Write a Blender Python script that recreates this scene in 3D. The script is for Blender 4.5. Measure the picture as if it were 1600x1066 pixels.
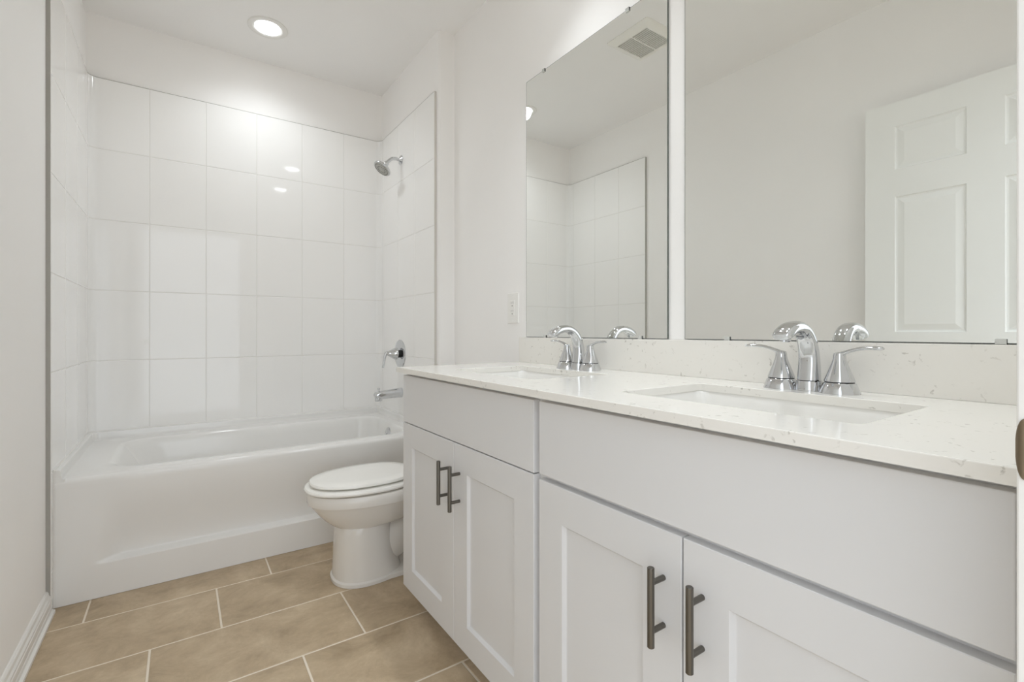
import bpy, bmesh, math, random
from mathutils import Vector, Matrix, Euler

for o in list(bpy.data.objects): bpy.data.objects.remove(o)
S = bpy.context.scene
COL = S.collection
PI = math.pi

# ---------------------------------------------------------------- camera, sky, exposure
F_PX, HZ, YAW, CAM_H = 748.58, 518.97, 0.6042, 1.0199
cam_d = bpy.data.cameras.new('camera')
cam_d.sensor_fit = 'HORIZONTAL'; cam_d.sensor_width = 36.0
cam_d.lens = F_PX / 1600 * 36.0
cam_d.shift_y = (HZ - 533.0) / 1600.0
cam_d.clip_start = 0.01; cam_d.clip_end = 50
cam = bpy.data.objects.new('camera', cam_d); COL.objects.link(cam)
cam.location = (0, 0, CAM_H); cam.rotation_euler = (PI / 2, 0, -YAW)
S.camera = cam

TUB_LAMP_WATTS, SINK_LAMP_WATTS = 7.0, 12.5
WORLD_STRENGTH = .8
S.view_settings.view_transform = 'Standard'
S.view_settings.look = 'None'
S.view_settings.gamma = 1.0
S.view_settings.exposure = 1.5
S.cycles.max_bounces = 24; S.cycles.diffuse_bounces = 18; S.cycles.glossy_bounces = 8
S.view_settings.use_curve_mapping = False
w = bpy.data.worlds.new('world'); S.world = w; w.use_nodes = True
wn = w.node_tree
tcw = wn.nodes.new('ShaderNodeTexCoord'); sep = wn.nodes.new('ShaderNodeSeparateXYZ'); rw = wn.nodes.new('ShaderNodeValToRGB')
mrw = wn.nodes.new('ShaderNodeMapRange'); mrw.inputs[1].default_value = -1; mrw.inputs[2].default_value = 1
e = rw.color_ramp.elements
e[0].position = .0; e[0].color = (.30, .26, .21, 1); e[1].position = 1; e[1].color = (.95, 1, 1.06, 1)
k_ = e.new(.36); k_.color = (.34, .30, .25, 1); k_ = e.new(.46); k_.color = (.82, .87, .92, 1)
wn.links.new(tcw.outputs['Generated'], sep.inputs[0]); wn.links.new(sep.outputs['Z'], mrw.inputs[0])
wn.links.new(mrw.outputs[0], rw.inputs[0]); wn.links.new(rw.outputs[0], wn.nodes['Background'].inputs[0])
w.node_tree.nodes['Background'].inputs[1].default_value = WORLD_STRENGTH

# ---------------------------------------------------------------- materials
def lin(c):
    return tuple(((v / 255) / 12.92 if v / 255 <= .04045 else ((v / 255 + .055) / 1.055) ** 2.4) for v in c) + (1,)

def mat(name, rgb, rough=.5, metal=0.0, bump=None, spec=.5, coat=0.0, lin_col=None):
    m = bpy.data.materials.new(name); m.use_nodes = True
    nt = m.node_tree; b = nt.nodes['Principled BSDF']
    col = lin_col + (1,) if lin_col else lin(rgb)
    b.inputs['Roughness'].default_value = rough
    b.inputs['Metallic'].default_value = metal
    b.inputs['Specular IOR Level'].default_value = spec
    b.inputs['Coat Weight'].default_value = coat
    # a faint procedural mottling so that nothing is a dead flat colour
    tc = nt.nodes.new('ShaderNodeTexCoord')
    n = nt.nodes.new('ShaderNodeTexNoise'); n.inputs['Scale'].default_value = 3.0; n.inputs['Detail'].default_value = 3
    nt.links.new(tc.outputs['Object'], n.inputs['Vector'])
    mx = nt.nodes.new('ShaderNodeMix'); mx.data_type = 'RGBA'
    mx.inputs[6].default_value = tuple(c * .985 for c in col[:3]) + (1,)
    mx.inputs[7].default_value = tuple(min(1, c * 1.015) for c in col[:3]) + (1,)
    nt.links.new(n.outputs['Fac'], mx.inputs[0]); nt.links.new(mx.outputs[2], b.inputs['Base Color'])
    if bump:
        sc, st = bump
        n2 = nt.nodes.new('ShaderNodeTexNoise'); n2.inputs['Scale'].default_value = sc; n2.inputs['Detail'].default_value = 2
        nt.links.new(tc.outputs['Object'], n2.inputs['Vector'])
        bp = nt.nodes.new('ShaderNodeBump'); bp.inputs['Strength'].default_value = st; bp.inputs['Distance'].default_value = .002
        nt.links.new(n2.outputs['Fac'], bp.inputs['Height']); nt.links.new(bp.outputs['Normal'], b.inputs['Normal'])
    return m

WALLP = mat('wall_paint', (248, 247, 246), .6, bump=(180, .12), spec=.3)
CEILP = mat('ceiling_paint', (246, 245.5, 245), .8, bump=(120, .15), spec=.2)
TILE = mat('glossy_surround', (248, 247.5, 246.5), .045)
GROUT = mat('surround_joint', (232, 231, 227), .45)
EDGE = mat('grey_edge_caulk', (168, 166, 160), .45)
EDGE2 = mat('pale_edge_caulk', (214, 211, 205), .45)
TRIMW = mat('white_trim_paint', (234, 233, 230), .35)
DOORW = mat('white_door_paint', (244, 245, 243), .4)
TUB = mat('tub_acrylic', (237, 236.5, 235), .12)
PORC = mat('porcelain', (228, 225, 220), .07)
SEATM = mat('toilet_seat_plastic', (242, 241, 237), .14)
CAB = mat('cabinet_paint', (220, 220, 221), .38)
CABIN = mat('cabinet_inside', (150, 146, 138), .6)
SINK = mat('sink_porcelain', (236, 235, 232), .08)
CHROME = mat('chrome', (0, 0, 0), .055, 1.0, lin_col=(.66, .67, .685))
SPRAY = mat('spray_face_grey', (186, 186, 182), .35, .3)
NOZZLE = mat('nozzle_rubber', (96, 96, 94), .6)
BLACK = mat('black_gasket', (22, 22, 22), .4)
NICKEL = mat('dark_brushed_nickel', (116, 113, 107), .36, 1.0)
BRONZE = mat('satin_bronze_plate', (138, 124, 104), .4, 1.0)
GLASSM = mat('mirror_silver', (0, 0, 0), .0, 1.0, lin_col=(.93, .945, .925))
GLEDGE = mat('mirror_edge', (96, 102, 98), .2)
CLIPM = mat('clear_clip_plastic', (205, 206, 203), .2)
CLIPD = mat('clip_painted_shade', (40, 40, 38), .3)  # shading and dark reflection on the clear clip's end, painted as colour
PLATE = mat('outlet_plastic', (243, 242, 239), .3)
SLOT = mat('outlet_slot', (140, 137, 133), .6)
VENTM = mat('vent_plastic', (242, 241, 236), .45)
VENTD = mat('vent_inside', (20, 20, 19), .9)

def quartz():
    m = bpy.data.materials.new('white_quartz'); m.use_nodes = True
    nt = m.node_tree; b = nt.nodes['Principled BSDF']; b.inputs['Roughness'].default_value = .12
    N = nt.nodes.new; L = nt.links.new
    tc = N('ShaderNodeTexCoord')
    wv = N('ShaderNodeTexNoise'); wv.inputs['Scale'].default_value = 14; wv.inputs['Detail'].default_value = 4
    L(tc.outputs['Object'], wv.inputs['Vector'])
    mp = N('ShaderNodeVectorMath'); mp.operation = 'MULTIPLY_ADD'
    mp.inputs[1].default_value = (.09, .09, .09)
    L(wv.outputs['Color'], mp.inputs[0]); L(tc.outputs['Object'], mp.inputs[2])
    n1 = N('ShaderNodeTexNoise'); n1.inputs['Scale'].default_value = 80; n1.inputs['Detail'].default_value = 3
    L(mp.outputs[0], n1.inputs['Vector'])
    r1 = N('ShaderNodeValToRGB'); e = r1.color_ramp.elements
    e[0].position = .63; e[0].color = (0, 0, 0, 1); e[1].position = .70; e[1].color = (1, 1, 1, 1)
    L(n1.outputs['Fac'], r1.inputs[0])
    n2 = N('ShaderNodeTexNoise'); n2.inputs['Scale'].default_value = 9; n2.inputs['Detail'].default_value = 2
    L(tc.outputs['Object'], n2.inputs['Vector'])
    r2 = N('ShaderNodeValToRGB'); e = r2.color_ramp.elements
    e[0].position = .42; e[0].color = (0, 0, 0, 1); e[1].position = .60; e[1].color = (.75, .75, .75, 1)
    L(n2.outputs['Fac'], r2.inputs[0])
    mu = N('ShaderNodeMath'); mu.operation = 'MULTIPLY'; L(r1.outputs[0], mu.inputs[0]); L(r2.outputs[0], mu.inputs[1])
    mx = N('ShaderNodeMix'); mx.data_type = 'RGBA'
    mx.inputs[6].default_value = lin((237, 235, 230)); mx.inputs[7].default_value = lin((184, 180, 172))
    L(mu.outputs[0], mx.inputs[0]); L(mx.outputs[2], b.inputs['Base Color'])
    return m
QUARTZ = quartz()

def floor_mat():
    m = bpy.data.materials.new('tan_stone_tile'); m.use_nodes = True
    nt = m.node_tree; b = nt.nodes['Principled BSDF']
    N = nt.nodes.new; L = nt.links.new
    tc = N('ShaderNodeTexCoord'); geo = N('ShaderNodeNewGeometry')
    off = N('ShaderNodeVectorMath'); off.operation = 'MULTIPLY_ADD'; off.inputs[1].default_value = (17, 23, 5)
    L(geo.outputs['Random Per Island'], off.inputs[0]); L(tc.outputs['Object'], off.inputs[2])
    n1 = N('ShaderNodeTexNoise'); n1.inputs['Scale'].default_value = 6.5; n1.inputs['Detail'].default_value = 10
    n1.inputs['Roughness'].default_value = .7; n1.inputs['Distortion'].default_value = .35
    L(off.outputs[0], n1.inputs['Vector'])
    r = N('ShaderNodeValToRGB'); e = r.color_ramp.elements
    e[0].position = .32; e[0].color = lin((163, 144, 117))
    e[1].position = .70; e[1].color = lin((207, 189, 161))
    k = e.new(.5); k.color = lin((186, 166, 138))
    L(n1.outputs['Fac'], r.inputs[0])
    n2 = N('ShaderNodeTexNoise'); n2.inputs['Scale'].default_value = 60; n2.inputs['Detail'].default_value = 3
    L(off.outputs[0], n2.inputs['Vector'])
    mr = N('ShaderNodeMapRange'); mr.inputs[3].default_value = .94; mr.inputs[4].default_value = 1.06
    L(n2.outputs['Fac'], mr.inputs[0])
    mx = N('ShaderNodeMix'); mx.data_type = 'RGBA'; mx.blend_type = 'MULTIPLY'; mx.inputs[0].default_value = 1
    L(r.outputs[0], mx.inputs[6]); L(mr.outputs[0], mx.inputs[7])
    L(mx.outputs[2], b.inputs['Base Color'])
    b.inputs['Roughness'].default_value = .42
    bp = N('ShaderNodeBump'); bp.inputs['Strength'].default_value = .12; bp.inputs['Distance'].default_value = .003
    L(n1.outputs['Fac'], bp.inputs['Height']); L(bp.outputs['Normal'], b.inputs['Normal'])
    return m
FLOORM = floor_mat()
FGROUT = mat('sand_grout', (232, 222, 206), .8)

def emit(name, strength):
    m = bpy.data.materials.new(name); m.use_nodes = True
    nt = m.node_tree; nt.nodes.clear()
    o = nt.nodes.new('ShaderNodeOutputMaterial'); e = nt.nodes.new('ShaderNodeEmission')
    e.inputs[0].default_value = (.93, .972, 1, 1); e.inputs[1].default_value = strength
    nt.links.new(e.outputs[0], o.inputs[0]); return m
LENS = emit('lamp_lens', 5.6)

# ---------------------------------------------------------------- helpers
ORG = {}
def link(name, bm, mats, parent=None, loc=None, smooth=None, kind=None, label=None):
    """one mesh object; vertices are given in room coordinates"""
    if not isinstance(mats, (list, tuple)): mats = [mats]
    org = Vector(ORG[parent]) if parent else Vector(loc or (0, 0, 0))
    bmesh.ops.translate(bm, verts=bm.verts, vec=-org)
    bm.normal_update()
    me = bpy.data.meshes.new(name); bm.to_mesh(me); bm.free()
    for m in mats: me.materials.append(m)
    o = bpy.data.objects.new(name, me); COL.objects.link(o)
    if smooth is not None:
        me.polygons.foreach_set('use_smooth', [True] * len(me.polygons))
        me.set_sharp_from_angle(angle=math.radians(smooth))
    if parent: o.parent = parent
    else: o.location = org
    ORG[o] = org
    if kind: o['kind'] = kind
    if label: o['label'] = label
    return o

def thing(name, label, cat, loc, group=None):
    o = bpy.data.objects.new(name, None); COL.objects.link(o)
    o.empty_display_size = .05; o.location = loc; ORG[o] = Vector(loc)
    tag(o, label, cat, group); return o

def tag(o, label, cat, group=None):
    o['label'] = label; o['category'] = cat
    if group: o['group'] = group
    return o

def dup(o, offset, label, parent=None):
    c = o.copy(); COL.objects.link(c)
    if parent: c.parent = parent
    else:
        c.location = Vector(o.location) + Vector(offset); c['label'] = label
    for ch in o.children: dup(ch, offset, label, c)
    return c

def merge(bm, tmp, mi=None):
    me = bpy.data.meshes.new('tmp'); 
    if mi is not None:
        for f in tmp.faces: f.material_index = mi
    tmp.to_mesh(me); tmp.free(); bm.from_mesh(me); bpy.data.meshes.remove(me)

def box(bm, x0, x1, y0, y1, z0, z1, bev=0.0, seg=2, mi=0):
    t = bmesh.new()
    bmesh.ops.create_cube(t, size=1)
    for v in t.verts:
        v.co = Vector(((x0 + x1) / 2 + v.co.x * (x1 - x0), (y0 + y1) / 2 + v.co.y * (y1 - y0), (z0 + z1) / 2 + v.co.z * (z1 - z0)))
    if bev > 0:
        bmesh.ops.bevel(t, geom=t.edges[:], offset=bev, segments=seg, profile=.5, affect='EDGES')
    merge(bm, t, mi)

def loft(bm, loops, cap0=True, cap1=True, closed=True, mi=0):
    rows = [[bm.verts.new(p) for p in L] for L in loops]
    n = len(rows[0])
    for a, b in zip(rows, rows[1:]):
        for i in range(n if closed else n - 1):
            j = (i + 1) % n
            f = bm.faces.new((a[i], a[j], b[j], b[i])); f.material_index = mi
    if cap0: bm.faces.new(rows[0][::-1]).material_index = mi
    if cap1: bm.faces.new(rows[-1]).material_index = mi
    return rows

def frame(d):
    d = Vector(d).normalized()
    u = d.cross(Vector((0, 0, 1)))
    if u.length < 1e-4: u = Vector((1, 0, 0))
    u.normalize(); return d, u, d.cross(u).normalized()

def lathe(bm, prof, org, axis=(0, 0, 1), n=40, mi=0, cap0=True, cap1=True):
    """prof: (radius, distance along axis)"""
    d, u, v = frame(axis); org = Vector(org)
    loops = [[org + d * h + (u * math.cos(2 * PI * i / n) + v * math.sin(2 * PI * i / n)) * max(r, 1e-4) for i in range(n)] for r, h in prof]
    return loft(bm, loops, cap0, cap1, mi=mi)

def sweep(bm, pts, ru, rv, up=(0, 1, 0), n=20, ex=2.0, mi=0):
    """tube through pts; ru = half width along 'up' side axis, rv = half thickness"""
    pts = [Vector(p) for p in pts]; up = Vector(up); loops = []
    for i, p in enumerate(pts):
        a = pts[max(0, i - 1)]; b = pts[min(len(pts) - 1, i + 1)]
        t = (b - a).normalized(); s = (up - t * up.dot(t)).normalized(); q = t.cross(s)
        L = []
        for k in range(n):
            an = 2 * PI * k / n; c, sn = math.cos(an), math.sin(an)
            L.append(p + s * ru[i] * math.copysign(abs(c) ** (2 / ex), c) + q * rv[i] * math.copysign(abs(sn) ** (2 / ex), sn))
        loops.append(L)
    loft(bm, loops)

def spline(P, n):
    """Catmull-Rom resample of tuples"""
    P = [tuple(p) for p in P]; out = []
    Q = [tuple(2 * a - b for a, b in zip(P[0], P[1]))] + P + [tuple(2 * a - b for a, b in zip(P[-1], P[-2]))]
    for i in range(1, len(Q) - 2):
        for k in range(n):
            t = k / n
            out.append(tuple(.5 * (2 * b + (c - a) * t + (2 * a - 5 * b + 4 * c - d) * t * t + (3 * b - a - 3 * c + d) * t ** 3)
                             for a, b, c, d in zip(Q[i - 1], Q[i], Q[i + 1], Q[i + 2])))
    out.append(P[-1]); return out

def rrect(x0, x1, y0, y1, r, z, seg=8):
    L = []
    for cx, cy, a0 in ((x1 - r, y1 - r, 0), (x0 + r, y1 - r, 90), (x0 + r, y0 + r, 180), (x1 - r, y0 + r, 270)):
        for k in range(seg + 1):
            a = math.radians(a0 + 90 * k / seg); L.append(Vector((cx + r * math.cos(a), cy + r * math.sin(a), z)))
    return L

def fill_ring(bm, outer, holes, mi=0, up=1):
    es = []
    for L in [outer] + holes:
        for i in range(len(L)):
            a, b = L[i], L[(i + 1) % len(L)]
            e = bm.edges.get((a, b)) or bm.edges.new((a, b)); es.append(e)
    r = bmesh.ops.triangle_fill(bm, edges=es, use_beauty=True)
    fs = [g for g in r['geom'] if isinstance(g, bmesh.types.BMFace)]
    for f in fs:
        f.normal_update(); f.material_index = mi
        if f.normal.z * up < 0: f.normal_flip()

def slab(bm, outer, holes, z0, z1, bev=.0015):
    """horizontal slab from 2-D loops given as functions of (inset, z)"""
    def ring(fn, sgn):
        return [[bm.verts.new(p) for p in fn(i * sgn, z)] for i, z in ((0, z0), (0, z1 - bev), (bev * .3, z1 - bev * .3), (bev, z1))]
    O = ring(outer, 1); H = [ring(h, -1) for h in holes]
    for R, flip in [(O, False)] + [(h, True) for h in H]:
        n = len(R[0])
        for a, b in zip(R, R[1:]):
            for i in range(n):
                j = (i + 1) % n
                q = (a[i], a[j], b[j], b[i])
                bm.faces.new(q[::-1] if flip else q)
    fill_ring(bm, O[-1], [h[-1] for h in H], up=1)
    fill_ring(bm, O[0], [h[0] for h in H], up=-1)

def panel_face(bm, P, xs, zs, cells, rings):
    """flat front (P(u, v, depth) -> point) with recessed panels in the given grid cells; rings = (inset, depth)"""
    V = {}
    def vt(u, v): 
        if (u, v) not in V: V[(u, v)] = bm.verts.new(P(u, v, 0))
        return V[(u, v)]
    for i in range(len(xs) - 1):
        for j in range(len(zs) - 1):
            u0, u1, v0, v1 = xs[i], xs[i + 1], zs[j], zs[j + 1]
            q = [vt(u0, v0), vt(u1, v0), vt(u1, v1), vt(u0, v1)]
            if (i, j) not in cells: bm.faces.new(q); continue
            for ins, dep in rings:
                k = [bm.verts.new(P(u0 + ins, v0 + ins, dep)), bm.verts.new(P(u1 - ins, v0 + ins, dep)),
                     bm.verts.new(P(u1 - ins, v1 - ins, dep)), bm.verts.new(P(u0 + ins, v1 - ins, dep))]
                for a in range(4): bm.faces.new((q[a], q[(a + 1) % 4], k[(a + 1) % 4], k[a]))
                q = k
            bm.faces.new(q)
    return V

# ---------------------------------------------------------------- the room
XL, XR, XV = -.402, 1.142, 1.236          # left wall, alcove side wall, vanity wall
YF, YW, YB = .0872, 2.347, 3.242          # doorway wall, end of the alcove wall, back wall
ZC = 2.652
DX0, DX1, DZ = -.357, .556, 2.125         # doorway

def struct(name, bm, mats, smooth=None, loc=None, parent=None, label=None):
    return link(name, bm, mats, parent, loc, smooth, None if parent else 'structure', label)

bm = bmesh.new(); box(bm, XL - .12, XL, -.03, YB + .12, 0, ZC); struct('wall_left', bm, WALLP)
bm = bmesh.new(); box(bm, XL, XV + .2, YB, YB + .12, 0, ZC); struct('wall_back', bm, WALLP)
bm = bmesh.new(); box(bm, XV, XV + .12, -.03, YW, 0, ZC); struct('wall_right', bm, WALLP)
# alcove side wall with a bullnose drywall corner
bm = bmesh.new()
r = .018
plan = [(XV + .12, YW), (XR + r, YW)] + [(XR + r - r * math.sin(a), YW + r - r * math.cos(a)) for a in [PI / 2 * k / 6 for k in range(1, 7)]] + [(XR, YB), (XV + .12, YB)]
loft(bm, [[Vector((x, y, z)) for x, y in plan] for z in (0, ZC)])
struct('wall_alcove_side', bm, WALLP, 40)
# wall with the doorway the photo was taken from
bm = bmesh.new()
box(bm, XL, DX0 - .018, -.03, YF, 0, ZC)
box(bm, DX1 + .018, XV, -.03, YF, 0, ZC)
box(bm, DX0 - .018, DX1 + .018, -.03, YF, DZ + .018, ZC)
struct('wall_front', bm, WALLP)
bm = bmesh.new(); box(bm, XL - .12, XV + .2, -.03, YB + .12, ZC, ZC + .1); struct('ceiling', bm, CEILP)

# doorway jamb (right, left, head) with its strike plate
def jamb(n, b):
    bm = bmesh.new(); box(bm, *b, bev=.0015); return struct('trim_%d' % n, bm, TRIMW)
jr = jamb(1, (DX1, DX1 + .018, -.03, YF, .001, DZ))
jamb(2, (DX0 - .018, DX0, -.03, YF, .001, DZ))
jamb(3, (DX0 - .018, DX1 + .018, -.03, YF, DZ, DZ + .018))
bm = bmesh.new()
fr_ = [(DX1 - .0016, .030), (DX1 - .0016, .0825)] + [(DX1 - .0016 + .0036 * t ** 2.4, .0825 + .0056 * t) for t in [k / 14 for k in range(1, 15)]]
prof = fr_ + [(x + .0014, y - .0004) for x, y in fr_[::-1]]
def strike_z(y, top):
    t = min(1, max(0, (y - .0822) / .0062)); h = .0245 * math.sqrt(max(.01, 1 - t * t))
    return .926 + (h if top else -h)
loops = [[Vector((x, y, strike_z(y, s))) for x, y in prof] for s in (0, 1)]
loft(bm, loops)
link('strike_plate', bm, BRONZE, jr, smooth=40, label='bronze strike plate with a curved lip')

# floor: 12 x 24 tiles in stair-step bond
bm = bmesh.new()
box(bm, XL - .1, XV + .1, -.6, YB, -.03, -.0015, mi=1)
TW, TH, g = .597, .3095, .0062
for row in range(-1, 11):
    y1 = 2.547 - row * TH; y0 = y1 - TH
    ph = (.313 - .198 * row) % TW
    for c in range(-2, 3):
        x0 = ph + c * TW; x1 = x0 + TW
        a0, a1 = max(x0 + g / 2, XL - .09), min(x1 - g / 2, XV + .09)
        b0, b1 = max(y0 + g / 2, -.59), min(y1 - g / 2, 2.6)
        if a1 - a0 < .01 or b1 - b0 < .01: continue
        e = .0018
        loft(bm, [[Vector(p) for p in ((a0, b0, -.003), (a1, b0, -.003), (a1, b1, -.003), (a0, b1, -.003))],
                  [Vector(p) for p in ((a0, b0, -.0012), (a1, b0, -.0012), (a1, b1, -.0012), (a0, b1, -.0012))],
                  [Vector(p) for p in ((a0 + e, b0 + e, 0), (a1 - e, b0 + e, 0), (a1 - e, b1 - e, 0), (a0 + e, b1 - e, 0))]], cap0=False)
struct('floor', bm, [FLOORM, FGROUT])

# moulded tile-pattern surround: one bent sheet of bevelled tiles round the alcove
TX0, TX1, TY, TZ = -.388, 1.128, 3.228, 2.326
TF = 2.377
rc = .038
def path(s):
    """distance along the surround from the left front edge -> (x, y, nx, ny)"""
    a = TY - rc - TF; q = PI / 2 * rc; b = TX1 - TX0 - 2 * rc
    if s <= a: return TX0, TF + s, 1, 0
    s -= a
    if s <= q:
        t = s / rc; return TX0 + rc - rc * math.cos(t), TY - rc + rc * math.sin(t), math.cos(t), -math.sin(t)
    s -= q
    if s <= b: return TX0 + rc + s, TY, 0, -1
    s -= b
    if s <= q:
        t = s / rc; return TX1 - rc + rc * math.sin(t), TY - rc + rc * math.cos(t), -math.sin(t), -math.cos(t)
    s -= q
    return TX1, TY - rc - s, -1, 0
def s_left(y): return y - TF
S_BACK0 = TY - rc - TF + PI / 2 * rc - (TX0 + rc)
def s_back(x): return S_BACK0 + x
S_R0 = s_back(TX1 - rc) + PI / 2 * rc
def s_right(y): return S_R0 + (TY - rc - y)
S_END = s_right(TF)
def SP(s, z, d):
    x, y, nx, ny = path(s); return Vector((x + nx * d, y + ny * d, z))
bm = bmesh.new()
sj = [0, s_left(2.640), s_left(2.905), s_left(3.169), s_back(-.14), s_back(.116), s_back(.371), s_back(.626), s_back(.881),
      s_right(3.169), s_right(2.905), s_right(2.640), S_END]
zj = [TZ - .3635 * k for k in range(6)]
zj_low = zj + [.145, .0]
def tile(s0, s1, z0, z1):
    gp, be, dp = .0011, .0026, -.0016
    ss = [s0 + gp, s0 + gp + be * .35, s0 + gp + be] 
    n = max(1, int((s1 - s0) / .006)); 
    ss += [s0 + gp + be + (s1 - s0 - 2 * (gp + be)) * k / n for k in range(1, n)]
    ss += [s1 - gp - be, s1 - gp - be * .35, s1 - gp]
    zz = [z0 + gp, z0 + gp + be * .35, z0 + gp + be, z1 - gp - be, z1 - gp - be * .35, z1 - gp]
    dz = [dp, dp * .3, 0, 0, dp * .3, dp]
    ds = [dp, dp * .3] + [0] * (len(ss) - 4) + [dp * .3, dp]
    rows = [[bm.verts.new(SP(s, z, min(ds[i], dz[j]))) for i, s in enumerate(ss)] for j, z in enumerate(zz)]
    for a, b in zip(rows, rows[1:]):
        for i in range(len(ss) - 1): bm.faces.new((a[i], a[i + 1], b[i + 1], b[i]))
for i in range(len(sj) - 1):
    for j in range(5): tile(sj[i], sj[i + 1], zj[j + 1], zj[j])
YTUB = 2.411
for side in (0, 1):                       # narrow strips that run on down to the floor beside the tub
    for z1, z0 in ((zj[5], .145), (.145, .001)):
        if side == 0: tile(0, YTUB - TF - .001, z0, z1)
        else: tile(S_END - (YTUB - TF - .001), S_END, z0, z1)
n = 160
ss = [S_END * k / n for k in range(n + 1)]
for z0, z1 in ((.508, TZ),):
    rows = [[bm.verts.new(SP(s, z, -.0016)) for s in ss] for z in (z0, z1)]
    for i in range(n): bm.faces.new((rows[0][i], rows[0][i + 1], rows[1][i + 1], rows[1][i])).material_index = 1
for s0, s1 in ((0, YTUB - TF - .001), (S_END - (YTUB - TF - .001), S_END)):
    q = [bm.verts.new(SP(s, z, -.0016)) for s, z in ((s0, 0.001), (s1, 0.001), (s1, .508), (s0, .508))]
    bm.faces.new(q).material_index = 1
# top return to the wall
rows = [[bm.verts.new(SP(s, TZ, d)) for s in ss] for d in (-.0016, -.0135)]
for i in range(n): bm.faces.new((rows[0][i], rows[0][i + 1], rows[1][i + 1], rows[1][i])).material_index = 1
struct('wall_tub_surround', bm, [TILE, GROUT], 14)
# grey sealed edge round the surround: left upright, right upright, top line
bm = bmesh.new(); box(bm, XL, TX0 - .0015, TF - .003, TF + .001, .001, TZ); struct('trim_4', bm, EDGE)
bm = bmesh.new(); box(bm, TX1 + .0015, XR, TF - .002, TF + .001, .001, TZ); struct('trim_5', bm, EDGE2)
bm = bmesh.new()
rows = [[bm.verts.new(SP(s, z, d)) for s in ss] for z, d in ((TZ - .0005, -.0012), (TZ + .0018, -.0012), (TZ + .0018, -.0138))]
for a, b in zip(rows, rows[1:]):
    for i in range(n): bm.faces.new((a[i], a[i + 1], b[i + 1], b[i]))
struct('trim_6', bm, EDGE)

# baseboards with a stepped profile
def baseboard(name, p0, p1, nrm):
    p0, p1, nrm = Vector(p0), Vector(p1), Vector(nrm)
    prof = [(0, .001), (.026, .001), (.026, .012), (.018, .016), (.018, .030), (.0165, .032), (.0165, .052), (.0145, .055), (.0145, .062), (.010, .068), (.008, .078), (.004, .083), (0, .084)]
    bm = bmesh.new()
    loft(bm, [[p + nrm * d + Vector((0, 0, z)) for d, z in prof] for p in (p0, p1)])
    bmesh.ops.recalc_face_normals(bm, faces=bm.faces)
    return struct(name, bm, TRIMW)
baseboard('baseboard_left', (XL, .9, 0), (XL, TF - .0032, 0), (1, 0, 0))
baseboard('baseboard_right', (XV, 1.70, 0), (XV, YW, 0), (-1, 0, 0))
baseboard('baseboard_alcove', (XV - .027, YW, 0), (XR + .012, YW, 0), (0, -1, 0))

# six panel door leaf swung open against the left wall (seen in the mirror)
DY0, DY1, DXF = .097, .956, -.320
bm = bmesh.new()
st, pw, mw = .119, .252, .117
xs = [0, st, st + pw, st + pw + mw, st + 2 * pw + mw, DY1 - DY0]
zs = [.01, .25, .83, 1.020, 1.660, 1.788, 1.992, 2.106]
cells = {(i, j) for i in (1, 3) for j in (1, 3, 5)}
Pd = lambda u, v, d: Vector((DXF - d, DY1 - u, v))
panel_face(bm, Pd, xs, zs, cells, [(.004, .007), (.010, .008), (.034, .0015), (.036, .0010)])
q = [(DXF, DY1), (DXF, DY0), (DXF - .035, DY0), (DXF - .035, DY1)]
lo = [bm.verts.new((x, y, .01)) for x, y in q]; hi = [bm.verts.new((x, y, 2.106)) for x, y in q]
for i in (1, 2, 3): bm.faces.new((lo[i], lo[(i + 1) % 4], hi[(i + 1) % 4], hi[i]))
bm.faces.new(lo[::-1]); bm.faces.new(hi)
bmesh.ops.recalc_face_normals(bm, faces=bm.faces)
door = struct('door_1', bm, DOORW)
bm = bmesh.new()
lathe(bm, [(.032, 0), (.032, .005), (.028, .009), (.012, .011), (.011, .036), (.024, .042), (.029, .055), (.024, .068), (.01, .072)], (DXF, DY1 - .065, .93), (1, 0, 0), 28)
link('door_knob', bm, BRONZE, door, smooth=40)

# ---------------------------------------------------------------- recessed lights, fan grille
def downlight(x, y, watts, cone, label):
    t = thing('recessed_ceiling_light', label, 'ceiling light', (x, y, ZC), 'recessed round ceiling lights')
    bm = bmesh.new()
    lathe(bm, [(.097, 0), (.097, -.003), (.093, -.006), (.076, -.0062), (.066, -.0045), (.0625, -.0018)], (x, y, ZC), (0, 0, 1), 56, cap0=False, cap1=False)
    bmesh.ops.reverse_faces(bm, faces=bm.faces)
    link('trim_ring', bm, TRIMW, t, smooth=30)
    bm = bmesh.new()
    lathe(bm, [(.0624, -.0022), (.061, -.0045), (.05, -.0062), (.02, -.007)], (x, y, ZC), (0, 0, 1), 48)
    link('light_lens', bm, LENS, t, smooth=30, label='glowing white lens')
    ld = bpy.data.lights.new('lamp_bulb', 'SPOT'); ld.energy = watts; ld.color = (.925, .97, 1.0)
    ld.shadow_soft_size = .055; ld.spot_size = math.radians(cone); ld.spot_blend = 1.0
    lo = bpy.data.objects.new('lamp_bulb', ld); COL.objects.link(lo); lo.parent = t; lo.location = (0, 0, -.014)
    return t
tubl = downlight(.382, 2.857, TUB_LAMP_WATTS, 152, 'lit round recessed ceiling light above the bathtub')
sinkl = downlight(.915, 1.262, SINK_LAMP_WATTS, 92, 'lit round recessed ceiling light above the far sink near the toilet')
dup(sinkl, (.02, .44 - 1.262, 0), 'lit round recessed ceiling light above the near sink by the doorway')

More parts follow.
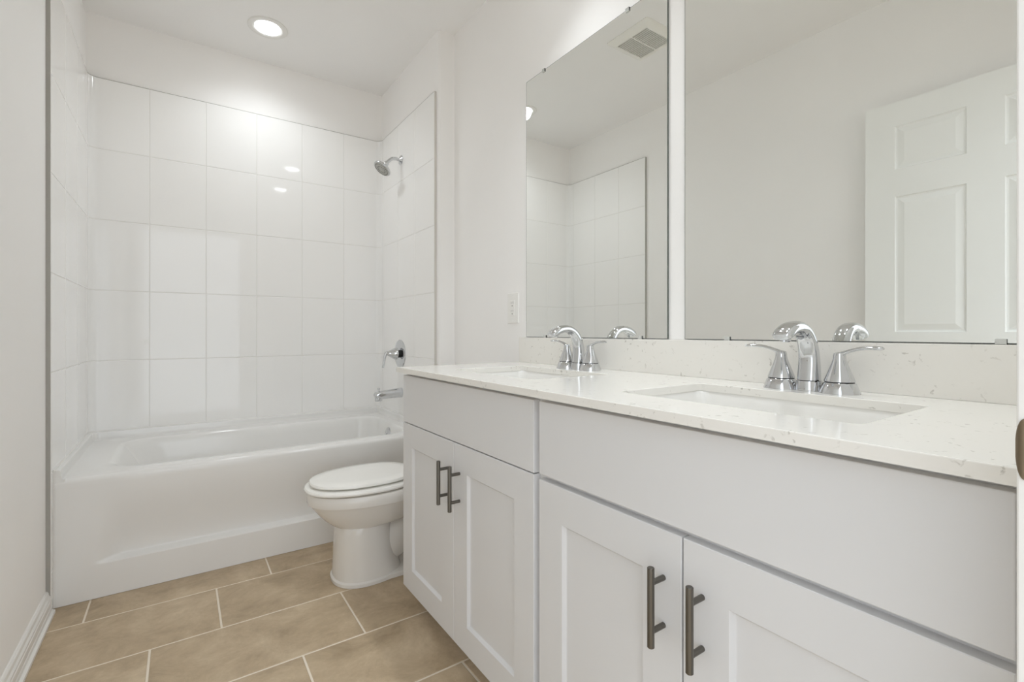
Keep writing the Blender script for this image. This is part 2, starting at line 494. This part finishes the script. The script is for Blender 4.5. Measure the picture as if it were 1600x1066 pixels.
fx, fy = .333, 1.785
t = thing('exhaust_fan', 'square white slatted exhaust fan grille on the ceiling', 'exhaust fan', (fx, fy, ZC))
bm = bmesh.new()
loft(bm, [rrect(fx - a, fx + a, fy - a, fy + a, r, ZC - d, 4) for a, r, d in
          ((.146, .012, 0), (.146, .012, .003), (.143, .012, .007), (.112, .006, .0195), (.103, .004, .0215), (.102, .003, .012))], cap0=False, cap1=False)
bmesh.ops.reverse_faces(bm, faces=bm.faces)
link('frame', bm, VENTM, t, smooth=30)
bm = bmesh.new(); box(bm, fx - .104, fx + .104, fy - .104, fy + .104, ZC - .003, ZC - .001); link('backing', bm, VENTD, t)
nsl = 15
for k in range(nsl):
    x = fx - .099 + .198 * k / (nsl - 1)
    bm = bmesh.new()
    loft(bm, [[Vector((x + dx, y, ZC - dz)) for dx, dz in ((-.0019, .0212), (.0019, .0212), (.0019, .010), (-.0019, .010))] for y in (fy - .1035, fy + .1035)])
    bmesh.ops.recalc_face_normals(bm, faces=bm.faces)
    link('slat', bm, VENTM, t)
bm = bmesh.new(); box(bm, fx - .1035, fx + .1035, fy - .003, fy + .003, ZC - .0215, ZC - .009); link('cross_rib', bm, VENTM, t)

# ---------------------------------------------------------------- bathtub
BX0, BX1, BY1 = TX0 + .0021, TX1 - .0021, TY - .0021
ZR = .470
tub = thing('bathtub', 'white alcove bathtub with a recessed apron panel against the back wall', 'bathtub', (.37, YTUB, 0))
bm = bmesh.new()
def sst(a, b, x):
    t = min(1, max(0, (x - a) / (b - a))); return t * t * (3 - 2 * t)
def recess(x, z):
    slope = .033 * (1 - sst(.16, .42, z)) * 1.0
    led = sst(.128, .146, z)
    # the ends of the hollow lean outwards towards the top
    e = .13 + .30 * max(0, z - .14)
    mx = sst(BX0 + e - .02, BX0 + e + .07, x + .30 * (z - .14)) * (1 - sst(BX1 - e - .10, BX1 - e + .03, x - .30 * (z - .14)))
    return slope * led * mx
nx = 120
zc = [.001, .06, .12, .126] + [.126 + .003 * k for k in range(1, 9)] + [.16 + .0145 * k for k in range(20)] + [.452]
xsg = [BX0 + (BX1 - BX0) * i / nx for i in range(nx + 1)]
rows = [[bm.verts.new((x, YTUB + recess(x, z), z)) for x in xsg] for z in zc]
for y, z in ((YTUB + .0012, .4585), (YTUB + .0045, .4645), (YTUB + .0095, .4685), (YTUB + .016, ZR)):
    rows.append([bm.verts.new((x, y, z)) for x in xsg])
for a, b in zip(rows, rows[1:]):
    for i in range(nx): bm.faces.new((a[i], a[i + 1], b[i + 1], b[i]))
# deck with the basin
seg = 10
def bl(x0, x1, y0, y1, r, z): return [bm.verts.new(p) for p in rrect(x0, x1, y0, y1, r, z, seg)]
B = [(-.255, 1.058, 2.497, 3.140, .135, .4700), (-.247, 1.053, 2.503, 3.133, .130, .4690), (-.238, 1.048, 2.508, 3.127, .127, .4660), (-.229, 1.044, 2.513, 3.122, .124, .4600),
     (-.220, 1.041, 2.517, 3.117, .122, .4500), (-.200, 1.036, 2.524, 3.110, .12, .42), (-.165, 1.026, 2.535, 3.098, .12, .36), (-.10, 1.010, 2.55, 3.083, .12, .26),
     (-.03, .995, 2.562, 3.070, .12, .17), (.0, .98, 2.575, 3.055, .12, .13), (.05, .95, 2.60, 3.03, .11, .105), (.10, .92, 2.64, 2.99, .09, .098)]
BL = [bl(*b) for b in B]
for a, b in zip(BL, BL[1:]):
    for i in range(len(a)): bm.faces.new((a[i], b[i], b[(i + 1) % len(a)], a[(i + 1) % len(a)]))
bm.faces.new(BL[-1])
# outer deck outline: front edge vertices, then a cove up to the lip along three walls
lip = .020
def dl(ins, z):
    c = .03
    pts = []
    for k in range(9):
        a = PI / 2 * k / 8; pts.append((BX1 - ins - c + c * math.cos(a), BY1 - ins - c + c * math.sin(a)))
    for k in range(9):
        a = PI / 2 + PI / 2 * k / 8; pts.append((BX0 + ins + c + c * math.cos(a), BY1 - ins - c + c * math.sin(a)))
    return [bm.verts.new((x, y, z)) for x, y in [(BX1 - ins, YTUB + .016)] + pts + [(BX0 + ins, YTUB + .016)]]
c1 = dl(.030, ZR); c2 = dl(.024, ZR + .0015); c3 = dl(.0205, ZR + .006); c4 = dl(.0185, .494); c5 = dl(.0165, .5055); c6 = dl(.013, .5075); c7 = dl(.0, .5083)
for a, b in zip((c1, c2, c3, c4, c5, c6), (c2, c3, c4, c5, c6, c7)):
    for i in range(len(a) - 1): bm.faces.new((a[i], a[i + 1], b[i + 1], b[i]))
fr = [v for v in rows[-1] if BX0 + .034 < v.co.x < BX1 - .034]
fill_ring(bm, [c1[-1]] + fr + [c1[0]] + c1[1:-1], [BL[0]])
# front ends of the lip
for cs, x0 in (((c1, c2, c3, c4, c5, c6, c7), -1), ((c1, c2, c3, c4, c5, c6, c7), 0)):
    vs = [c[x0] for c in cs]
    fv = [bm.verts.new((v.co.x, YTUB + (.002 if v.co.z > .4715 else .005), v.co.z)) for v in vs]
    for i in range(len(vs) - 1): bm.faces.new((vs[i], vs[i + 1], fv[i + 1], fv[i]))
    xe = BX0 if x0 == -1 else BX1
    b0 = bm.verts.new((xe, YTUB + .002, .440)); b1 = bm.verts.new((fv[0].co.x, YTUB + .003, .440))
    bm.faces.new(fv + [b0, b1])
bmesh.ops.recalc_face_normals(bm, faces=bm.faces)
link('tub_shell', bm, TUB, tub, smooth=35)
bm = bmesh.new()
lathe(bm, [(.036, -.006), (.036, .004), (.033, .008), (.02, .011), (.004, .012)], (1.034, 2.82, .405), (-1, 0, .18), 32)
box(bm, 1.016, 1.024, 2.814, 2.826, .385, .41, .003)
link('overflow_plate', bm, CHROME, tub, smooth=35, label='round chrome overflow plate')
bm = bmesh.new(); lathe(bm, [(.035, -.002), (.035, .003), (.03, .005), (.006, .004)], (.88, 2.815, .099), (0, 0, 1), 28)
link('drain', bm, CHROME, tub, smooth=35)

# white sealant bead where the tub meets the surround
bm = bmesh.new()
k0, k1 = YTUB - TF, S_END - (YTUB - TF)
sb = [k0 + (k1 - k0) * k / 150 for k in range(151)]
rows = [[bm.verts.new(SP(s_, z, d)) for s_ in sb] for d, z in ((-.001, .5130), (.0012, .5112), (.0036, .5092), (.0040, .5080), (.0010, .5070))]
for a, b in zip(rows, rows[1:]):
    for i in range(150): bm.faces.new((a[i], a[i + 1], b[i + 1], b[i]))
for x0, x1 in ((TX0 - .0005, BX0 + .0012), (BX1 - .0012, TX1 + .0005)):
    box(bm, x0, x1, YTUB - .0012, YTUB + .004, .001, .511)
bmesh.ops.recalc_face_normals(bm, faces=bm.faces)
struct('trim_7', bm, TRIMW, 60)

# ---------------------------------------------------------------- shower fittings
sy = 2.850
t = thing('shower_head', 'chrome shower head on a bent arm high on the alcove side wall', 'shower head', (TX1, sy, 2.085))
bm = bmesh.new(); lathe(bm, [(.031, 0), (.031, .002), (.026, .007), (.014, .012), (.011, .016)], (TX1, sy, 2.090), (-1, 0, 0), 36); link('flange', bm, CHROME, t, smooth=35)
arm = spline([(TX1 - .010, sy, 2.090), (TX1 - .035, sy, 2.093), (TX1 - .058, sy, 2.088), (TX1 - .078, sy, 2.072), (TX1 - .094, sy, 2.052)], 6)
bm = bmesh.new(); sweep(bm, arm, [.0105] * len(arm), [.0105] * len(arm)); link('shower_arm', bm, CHROME, t, smooth=50)
ax = Vector((-.60, -.05, -.80)).normalized()
hp = Vector((TX1 - .092, sy, 2.054))
bm = bmesh.new(); lathe(bm, [(.010, -.006), (.0145, -.003), (.0145, .014), (.012, .018), (.012, .024)], hp, ax, 24); link('swivel_nut', bm, CHROME, t, smooth=35)
bm = bmesh.new()
lathe(bm, [(.012, .020), (.020, .024), (.026, .031), (.046, .036), (.055, .043), (.0565, .050), (.054, .055), (.050, .055)], hp, ax, 44); hd = link('head_shell', bm, CHROME, t, smooth=40)
bm = bmesh.new()
lathe(bm, [(.050, .0545), (.048, .0575), (.036, .0575), (.034, .0560), (.032, .0575), (.018, .0580), (.016, .0565), (.014, .0580), (.004, .0585)], hp, ax, 40)
sf = link('spray_face', bm, SPRAY, hd, smooth=35, label='grey nozzle face')
bm = bmesh.new(); d_, u_, v_ = frame(ax)
for rr_, nn in ((.025, 14), (.042, 24)):
    for k in range(nn):
        an = 2 * PI * k / nn
        lathe(bm, [(.0024, .056), (.0022, .0598), (.0012, .0604)], hp + u_ * rr_ * math.cos(an) + v_ * rr_ * math.sin(an), ax, 8)
sn = bm; nz = link('nozzles', sn, NOZZLE, hd, smooth=35, label='dark rubber nozzles')

vy, vz = 2.862, .884
t = thing('shower_valve', 'round chrome shower valve plate with a curved lever handle on alcove wall', 'shower valve', (TX1, vy, vz))
bm = bmesh.new(); lathe(bm, [(.088, 0), (.088, .003), (.085, .006), (.070, .008), (.045, .0085), (.03, .009)], (TX1, vy, vz), (-1, 0, 0), 56); link('escutcheon', bm, CHROME, t, smooth=35)
bm = bmesh.new(); lathe(bm, [(.024, .008), (.024, .026)], (TX1, vy, vz), (-1, 0, 0), 32); link('stem_collar', bm, BLACK, t, smooth=35)
bm = bmesh.new()
lathe(bm, [(.025, .024), (.037, .026), (.037, .031), (.033, .044), (.024, .060), (.017, .074), (.0135, .086), (.007, .093)], (TX1, vy, vz), (-1, 0, .05), 36)
lev = spline([(TX1 - .075, vy, vz + .006), (TX1 - .088, vy, vz + .008), (TX1 - .098, vy, vz - .004), (TX1 - .104, vy, vz - .03), (TX1 - .108, vy, vz - .06), (TX1 - .112, vy, vz - .085)], 5)
m_ = len(lev)
sweep(bm, lev, [.013 - .003 * i / m_ for i in range(m_)], [.0105 - .0045 * i / m_ for i in range(m_)])
link('lever_handle', bm, CHROME, t, smooth=45)

py_, pz = 2.845, .640
t = thing('tub_spout', 'chrome tub filler spout low on the alcove wall above the tub', 'tub spout', (TX1, py_, pz))
bm = bmesh.new()
P = [(TX1, py_, pz + .004, .027, .030), (TX1 - .006, py_, pz + .004, .0275, .031), (TX1 - .03, py_, pz + .003, .027, .029), (TX1 - .09, py_, pz + .000, .0255, .0265), (TX1 - .135, py_, pz - .003, .0245, .0250), (TX1 - .160, py_, pz - .006, .022, .0225), (TX1 - .169, py_, pz - .010, .014, .015)]
sweep(bm, [p[:3] for p in P], [p[3] for p in P], [p[4] for p in P], n=28, ex=2.6)
lathe(bm, [(.0185, .041), (.021, .034), (.0225, .006), (.0205, 0)], (TX1 - .145, py_, pz - .039), (0, 0, 1), 28)
link('spout_body', bm, CHROME, t, smooth=45)
bm = bmesh.new(); lathe(bm, [(.0045, .010), (.0045, .030), (.0075, .032), (.0075, .039), (.0035, .041)], (TX1 - .145, py_, pz), (0, 0, 1), 20); link('diverter_knob', bm, CHROME, t, smooth=35)

# ---------------------------------------------------------------- toilet
TC = 2.030
toi = thing('toilet', 'white two piece toilet with a closed lid between bathtub and vanity', 'toilet', (.65, TC, 0))
def egg(xf, xb, b, z, n=2.2, wide=.56, N=56):
    """oval, long axis along X from front xf to back xb; widest at 'wide' of its length"""
    L = []; xm = xf + (xb - xf) * wide
    for k in range(N):
        a = 2 * PI * k / N; c, s = math.cos(a), math.sin(a)
        ca = math.copysign(abs(c) ** (2 / n), c); sa = math.copysign(abs(s) ** (2 / n), s)
        x = xm + ca * ((xb - xm) if c > 0 else (xm - xf))
        L.append(Vector((x, TC + b * sa, z)))
    return L
bm = bmesh.new()
loft(bm, [egg(.505, .80, .126, .001, 2.3, .45), egg(.505, .80, .126, .014, 2.3, .45), egg(.512, .79, .120, .020, 2.3, .45), egg(.514, .775, .116, .07, 2.3, .45), egg(.517, .755, .112, .14, 2.3, .45),
          egg(.520, .745, .108, .20, 2.3, .45), egg(.522, .745, .106, .226, 2.3, .45), egg(.514, .80, .110, .229, 2.2, .5), egg(.502, .86, .118, .236, 2.2, .5), egg(.478, .91, .133, .256, 2.2, .52), egg(.452, .935, .148, .285, 2.2, .54), egg(.432, .945, .160, .312, 2.2, .55), egg(.4235, .948, .1665, .328, 2.2, .55),
          egg(.4225, .949, .1675, .330, 2.2, .55), egg(.4145, .954, .1760, .3325, 2.2, .55), egg(.4135, .955, .1768, .335, 2.2, .55), egg(.413, .955, .177, .352, 2.2, .55), egg(.413, .955, .177, .368, 2.2, .55), egg(.417, .952, .173, .3745, 2.2, .55), egg(.425, .945, .166, .376, 2.2, .55)])
# trapway and foot running back to the wall
sweep(bm, [(.70, TC, .105), (.80, TC, .15), (.90, TC, .19), (1.0, TC, .20), (1.10, TC, .17), (1.15, TC, .10)], [.085, .085, .085, .085, .09, .09], [.09, .09, .085, .085, .09, .09], n=24, ex=2.4)
loft(bm, [rrect(.62, 1.19, TC - .118, TC + .118, .05, z, 6) for z in (.001, .018)] + [rrect(.63, 1.18, TC - .108, TC + .108, .05, .022, 6)])
loft(bm, [rrect(.86, 1.20, TC - .10, TC + .10, .05, .24, 6), rrect(.85, 1.205, TC - .14, TC + .14, .05, .33, 6), rrect(.85, 1.205, TC - .15, TC + .15, .05, .376, 6)])
bmesh.ops.recalc_face_normals(bm, faces=bm.faces)
link('bowl', bm, PORC, toi, smooth=35)
bm = bmesh.new()
rings = [egg(.450, .822, .128, .3812, 2.25, .56), egg(.408, .862, .167, .3812, 2.25, .56), egg(.4035, .866, .1715, .3842, 2.25, .56), egg(.4025, .867, .1725, .390, 2.25, .56), egg(.406, .864, .169, .3965, 2.25, .56), egg(.415, .856, .160, .3995, 2.25, .56),
         egg(.47, .80, .108, .3995, 2.2, .56), egg(.478, .795, .102, .390, 2.2, .56), egg(.474, .80, .106, .3812, 2.2, .56)]
R = [[bm.verts.new(p) for p in L] for L in rings]
for a, b in zip(R, R[1:] + R[:1]):
    for i in range(len(a)): bm.faces.new((a[i], a[(i + 1) % len(a)], b[(i + 1) % len(a)], b[i]))
bmesh.ops.recalc_face_normals(bm, faces=bm.faces)
seat = link('seat', bm, SEATM, toi, smooth=35)
for bx, by in ((.452, -.065), (.452, .065), (.80, -.12), (.80, .12)):
    bm = bmesh.new(); box(bm, bx - .011, bx + .011, TC + by - .006, TC + by + .006, .3755, .3820, .0015)
    link('seat_bumper', bm, SEATM, seat)
bm = bmesh.new()
loft(bm, [egg(.460, .81, .118, .4062, 2.3, .56), egg(.4275, .842, .1475, .4062, 2.3, .56), egg(.4225, .847, .1525, .4075, 2.3, .56), egg(.4215, .848, .1535, .412, 2.3, .56), egg(.4245, .845, .1505, .418, 2.3, .56), egg(.434, .837, .141, .4222, 2.3, .56), egg(.47, .80, .11, .4245, 2.3, .56), egg(.55, .73, .05, .4255, 2.2, .56)])
bmesh.ops.recalc_face_normals(bm, faces=bm.faces)
link('lid', bm, SEATM, toi, smooth=35)
for s in (-1, 1):
    bm = bmesh.new(); box(bm, .845, .895, TC + s * .075 - .02, TC + s * .075 + .02, .3765, .412, .006)
    link('hinge', bm, SEATM, toi, smooth=35)
bm = bmesh.new()
loft(bm, [rrect(1.03, 1.215, TC - .20, TC + .20, .04, .377, 6), rrect(1.02, 1.22, TC - .215, TC + .215, .04, .44, 6), rrect(1.01, 1.222, TC - .225, TC + .225, .04, .74, 6)])
tank = link('tank', bm, PORC, toi, smooth=40)
bm = bmesh.new()
loft(bm, [rrect(1.005, 1.224, TC - .232, TC + .232, .04, .741, 6), rrect(1.0, 1.226, TC - .237, TC + .237, .04, .748, 6), rrect(1.0, 1.226, TC - .237, TC + .237, .04, .768, 6), rrect(1.008, 1.222, TC - .23, TC + .23, .04, .776, 6)])
link('tank_lid', bm, PORC, toi, smooth=40)
bm = bmesh.new()
lathe(bm, [(.013, 0), (.013, .008), (.008, .012)], (1.0105, TC - .16, .69), (-1, 0, 0), 20)
box(bm, .992, 1.000, TC - .172, TC - .10, .684, .694, .003)
link('flush_lever', bm, CHROME, tank, smooth=35)

# ---------------------------------------------------------------- vanity cabinets
XC, XDF, XF = .656, .678, .698       # counter front, door front, carcass front
Z0, ZT_ = .085, .8715
def cabinet(y0, y1, label, dz):
    """base cabinet between y0 (near) and y1 (far)"""
    t = thing('vanity_cabinet', label, 'cabinet', (XF, (y0 + y1) / 2, 0), 'white two door vanity cabinets')
    bm = bmesh.new()
    p = .016
    for a_ in (y0, y1 - p):
        loft(bm, [[Vector((x, y, z)) for x, z in ((XF, .10), (XF + .062, .10), (XF + .062, .002), (XV - .002, .002), (XV - .002, ZT_), (XF, ZT_))] for y in (a_, a_ + p)])
    bmesh.ops.recalc_face_normals(bm, faces=bm.faces)
    box(bm, XF, XV - .002, y0 + p, y1 - p, .10, .116); box(bm, XV - .012, XV - .002, y0 + p, y1 - p, .116, ZT_)
    box(bm, XF, XF + .018, y0 + p, y0 + .038, .10, ZT_); box(bm, XF, XF + .018, y1 - .038, y1 - p, .10, ZT_)
    box(bm, XF, XF + .018, y0 + .038, y1 - .038, .66, .72); box(bm, XF, XF + .018, y0 + .038, y1 - .038, .845, ZT_)
    box(bm, XF, XF + .018, y0 + .038, y1 - .038, .10, .125)
    link('carcass', bm, CAB, t)
    bm = bmesh.new(); box(bm, XF + .051, XF + .0615, y0, y1, .002, .0995); link('toe_kick', bm, CAB, t)
    f0, f1 = y0 + .010, y1 - .010
    bm = bmesh.new(); box(bm, XDF, XF - .0003, f0, f1, dz[1], .861, .0018); link('false_drawer_front', bm, CAB, t)
    mid = (f0 + f1) / 2
    for d0, d1, hy in ((mid + dz[2], f1, mid + .037), (f0, mid - dz[2], mid - .037)):
        bm = bmesh.new()
        b = .0012; W = d1 - d0; zt = dz[0]
        Pf = lambda u, v, d: Vector((XDF + d, d1 - u, v))
        xs = [b, .080, W - .080, W - b]; zs = [Z0 + b, Z0 + .080, zt - .080, zt - b]
        panel_face(bm, Pf, xs, zs, {(1, 1)}, [(.0012, .0012), (.006, .0085), (.0075, .009)])
        def edge(u0, v0, d): return [bm.verts.new(Pf(u, v, d)) for u, v in ((u0, Z0 + v0), (W - u0, Z0 + v0), (W - u0, zt - v0), (u0, zt - v0))]
        e0, e1, e2 = edge(b, b, 0), edge(0, 0, b), edge(0, 0, XF - XDF - .0003)
        for A, B_ in ((e0, e1), (e1, e2)):
            for i in range(4): bm.faces.new((A[i], B_[i], B_[(i + 1) % 4], A[(i + 1) % 4]))
        bm.faces.new(e2)
        bmesh.ops.remove_doubles(bm, verts=bm.verts, dist=1e-5)
        bmesh.ops.recalc_face_normals(bm, faces=bm.faces)
        dr = link('door', bm, CAB, t)
        bm = bmesh.new()
        hx = XDF - .033
        lathe(bm, [(.0050, .493), (.0060, .494), (.0060, .626), (.0050, .627)], (hx, hy, 0), (0, 0, 1), 24)
        for z in (.5195, .6005): lathe(bm, [(.0048, 0), (.0048, .0345)], (XDF + .0002, hy, z), (-1, 0, 0), 18)
        link('bar_handle', bm, NICKEL, dr, smooth=40, label='dark nickel bar pull')
    return t
cabinet(.883, 1.702, 'white vanity cabinet under the far sink, beside the toilet', (.6865, .6895, .0009))
cabinet(.0965, .8825, 'white vanity cabinet under the near sink, closest to the doorway', (.6815, .6935, .0017))

# ---------------------------------------------------------------- worktop, splash, sinks
SX0, SX1, SW = .785, 1.083, .227
SY = (1.268, .502)
CY0, CY1 = YF + .001, 1.709
bm = bmesh.new()
slab(bm, lambda i, z: rrect(XC + i, XV - .001 - i, CY0 + i, CY1 - i, .002, z, 3),
     [(lambda i, z, c=c: rrect(SX0 + i, SX1 - i, c - SW + i, c + SW - i, .014 + abs(i), z, 8)) for c in SY], .872, .890)
# the hole loops run the same way round as the outline, so turn everything consistently outwards
bmesh.ops.recalc_face_normals(bm, faces=bm.faces)
tag(link('countertop', bm, QUARTZ, loc=(.95, .9, .872)), 'long white speckled quartz countertop with two sink cutouts', 'countertop')
bm = bmesh.new(); box(bm, XV - .020, XV - .0005, CY0, CY1, .8902, .997, .0006)
tag(link('backsplash', bm, QUARTZ, loc=(XV - .01, .9, .8903)), 'low speckled quartz backsplash strip on wall below the mirrors', 'backsplash')

def sink(c, label):
    t = thing('undermount_sink', label, 'sink', (.934, c, .75), 'rectangular undermount sinks')
    bm = bmesh.new()
    e = .005
    B = [(e + .020, .8718, .02), (e - .002, .8718, .022), (e - .004, .868, .028), (e - .007, .85, .034), (e - .014, .80, .04), (e - .022, .77, .05), (e - .034, .754, .055), (e - .055, .747, .05), (e - .09, .744, .03)]
    L = [[bm.verts.new(p) for p in rrect(SX0 - i, SX1 + i, c - SW - i, c + SW + i, r, z, 8)] for i, z, r in B]
    out = [[bm.verts.new(p) for p in rrect(SX0 - i, SX1 + i, c - SW - i, c + SW + i, r, z, 8)] for i, z, r in ((e + .020, .862, .02), (e + .004, .858, .03), (e - .006, .79, .04), (e - .03, .742, .05), (e - .09, .736, .03))]
    for A, B_ in list(zip(L, L[1:])) + [(out[0], L[0])] + list(zip(out[1:], out)):
        for i in range(len(A)): bm.faces.new((A[i], B_[i], B_[(i + 1) % len(A)], A[(i + 1) % len(A)]))
    bm.faces.new(L[-1]); bm.faces.new(out[-1])
    bmesh.ops.recalc_face_normals(bm, faces=bm.faces)
    link('basin', bm, SINK, t, smooth=35)
    bm = bmesh.new(); lathe(bm, [(.030, -.004), (.030, .002), (.026, .003), (.022, 0), (.02, .002), (.004, .004)], (.945, c, .7445), (0, 0, 1), 32); link('drain', bm, CHROME, t, smooth=35)
    return t
s0 = sink(SY[0], 'white rectangular undermount sink at the far end, nearest the toilet')
dup(s0, (0, SY[1] - SY[0], 0), 'white rectangular undermount sink at the near end, closest to the doorway')

# ---------------------------------------------------------------- faucets
FX = 1.150
def faucet(c, label):
    z = .8902
    t = thing('faucet', label, 'faucet', (FX, c, z), 'chrome two handle sink faucets')
    bm = bmesh.new()
    lathe(bm, [(.0270, 0), (.0270, .003), (.0255, .016), (.0248, .022)], (FX, c, z), (0, 0, 1), 36); link('spout_base', bm, CHROME, t, smooth=35)
    P = [(FX, .0225, .0225, .0215), (FX + .001, .045, .0215, .0195), (FX + .001, .070, .0205, .0175), (FX - .004, .096, .0195, .0158), (FX - .016, .119, .0190, .0142), (FX - .036, .1345, .0188, .0134), (FX - .062, .1405, .0190, .0132), (FX - .090, .1365, .0197, .0132), (FX - .110, .1275, .0202, .0128), (FX - .121, .1215, .0190, .0105), (FX - .126, .1185, .0150, .0065)]
    Q = spline(P, 4)
    bm = bmesh.new()
    sweep(bm, [(x, c, z + h) for x, h, a, b in Q], [q[2] for q in Q], [q[3] for q in Q], n=32, ex=2.5)
    sp = link('spout', bm, CHROME, t, smooth=50)
    bm = bmesh.new(); lathe(bm, [(.0105, 0), (.0115, .003), (.0115, .014)], (FX - .108, c, z + .1110), (.25, 0, 1), 24); link('aerator', bm, CHROME, sp, smooth=35)
    for s in (-1, 1):
        y = c + s * .0600
        bm = bmesh.new(); lathe(bm, [(.0375, 0), (.0375, .002), (.0300, .021), (.0285, .0225)], (FX, y, z), (0, 0, 1), 40); hb = link('handle_base', bm, CHROME, t, smooth=35)
        bm = bmesh.new(); lathe(bm, [(.0268, .0215), (.0268, .0255)], (FX, y, z), (0, 0, 1), 32); link('gasket_ring', bm, BLACK, hb, smooth=35, label='black gasket line')
        bm = bmesh.new()
        pr = spline([(.0285, .0250), (.0270, .0300), (.0215, .0450), (.0160, .0600), (.0125, .0720), (.0118, .0800)], 4) + [(.0105, .0845), (.006, .0865)]
        lathe(bm, pr, (FX, y, z), (0, 0, 1), 40)
        L_ = spline([(-.004, .0815, .0085, .0050), (.006, .0840, .0085, .0050), (.020, .0900, .0078, .0038), (.040, .0955, .0078, .0038), (.060, .0972, .0084, .0040), (.074, .0968, .0084, .0040), (.080, .0964, .0050, .0024)], 4)
        sweep(bm, [(FX - .10 * max(0, l[0]), y + s * l[0], z + l[1]) for l in L_], [l[2] for l in L_], [l[3] for l in L_], up=(1, 0, 0), n=20, ex=2.2)
        bmesh.ops.recalc_face_normals(bm, faces=bm.faces)
        link('lever_handle', bm, CHROME, t, smooth=45)
    return t
f0 = faucet(1.255, 'chrome two handle faucet behind the far sink, nearest the toilet')
dup(f0, (0, .502 - 1.255, 0), 'chrome two handle faucet behind the near sink, under the mirror showing the door')

# ---------------------------------------------------------------- mirrors
def mirror(y0, y1, clips, label):
    z0, z1 = .9985, 2.100
    t = thing('wall_mirror', label, 'mirror', (XV, (y0 + y1) / 2, z0), 'frameless wall mirrors')
    bm = bmesh.new(); b = .0016
    box(bm, XV - .0065, XV - .0003, y0, y1, z0, z1)
    bm.normal_update()
    ff = [f for f in bm.faces if f.normal.x < -.9]
    bmesh.ops.inset_region(bm, faces=ff, thickness=.0018)
    for f in bm.faces: f.material_index = 0 if f in ff else 1
    link('mirror_glass', bm, [GLASSM, GLEDGE], t)
    for y, z, s in clips:
        bm = bmesh.new()
        box(bm, XV - .0105, XV - .0066, y - .008, y + .008, z - .009 if s > 0 else z - .004, z + .004 if s > 0 else z + .009, .0012)
        box(bm, XV - .0105, XV - .0003, y - .008, y + .008, z if s > 0 else z - .004, z + .004 if s > 0 else z, .0008)
        bm.normal_update()
        for f in bm.faces: f.material_index = 1 if (f.normal.y < -.7) else 0
        link('mirror_clip', bm, [CLIPM, CLIPD], t)
mirror(.940, 1.672, [(1.550, 2.100, 1), (1.099, 2.100, 1), (1.541, .9985, -1), (1.045, .9985, -1)], 'frameless wall mirror over the far sink, right beside the outlet')
mirror(.135, .879, [(.743, 2.100, 1), (.250, 2.100, 1), (.743, .9985, -1), (.212, .9985, -1)], 'frameless mirror over the near sink, reflecting the white panel door')

# ---------------------------------------------------------------- outlet
oy, oz = 1.776, 1.128
t = thing('electrical_outlet', 'white rectangular electrical outlet on wall left of the far mirror', 'outlet', (XV, oy, oz))
bm = bmesh.new()
loft(bm, [[Vector((XV - d, oy + y, oz + z)) for y, z in ((-a, -b), (a, -b), (a, b), (-a, b))] for a, b, d in ((.0435, .069, .0003), (.0435, .069, .003), (.041, .0665, .0065), (.022, .0475, .0070))])
bmesh.ops.recalc_face_normals(bm, faces=bm.faces)
link('cover_plate', bm, PLATE, t)
bm = bmesh.new(); box(bm, XV - .0092, XV - .0066, oy - .0175, oy + .0175, oz - .035, oz + .035, .001); ins = link('receptacle', bm, PLATE, t)
bm = bmesh.new()
for zz in (.018, -.018):
    box(bm, XV - .0095, XV - .0088, oy - .0075, oy - .0055, oz + zz + .001, oz + zz + .010)
    box(bm, XV - .0095, XV - .0088, oy + .0055, oy + .0075, oz + zz + .001, oz + zz + .009)
    lathe(bm, [(.0030, 0), (.0030, .0007)], (XV - .0088, oy, oz + zz - .008), (-1, 0, 0), 14)
link('socket_slot', bm, SLOT, ins, label='grey socket slots')
for zz in (-.058, .058):
    bm = bmesh.new(); lathe(bm, [(.0032, 0), (.0032, .001), (.002, .0014)], (XV - .0064, oy, oz + zz), (-1, 0, 0), 14)
    link('screw', bm, PLATE, t)
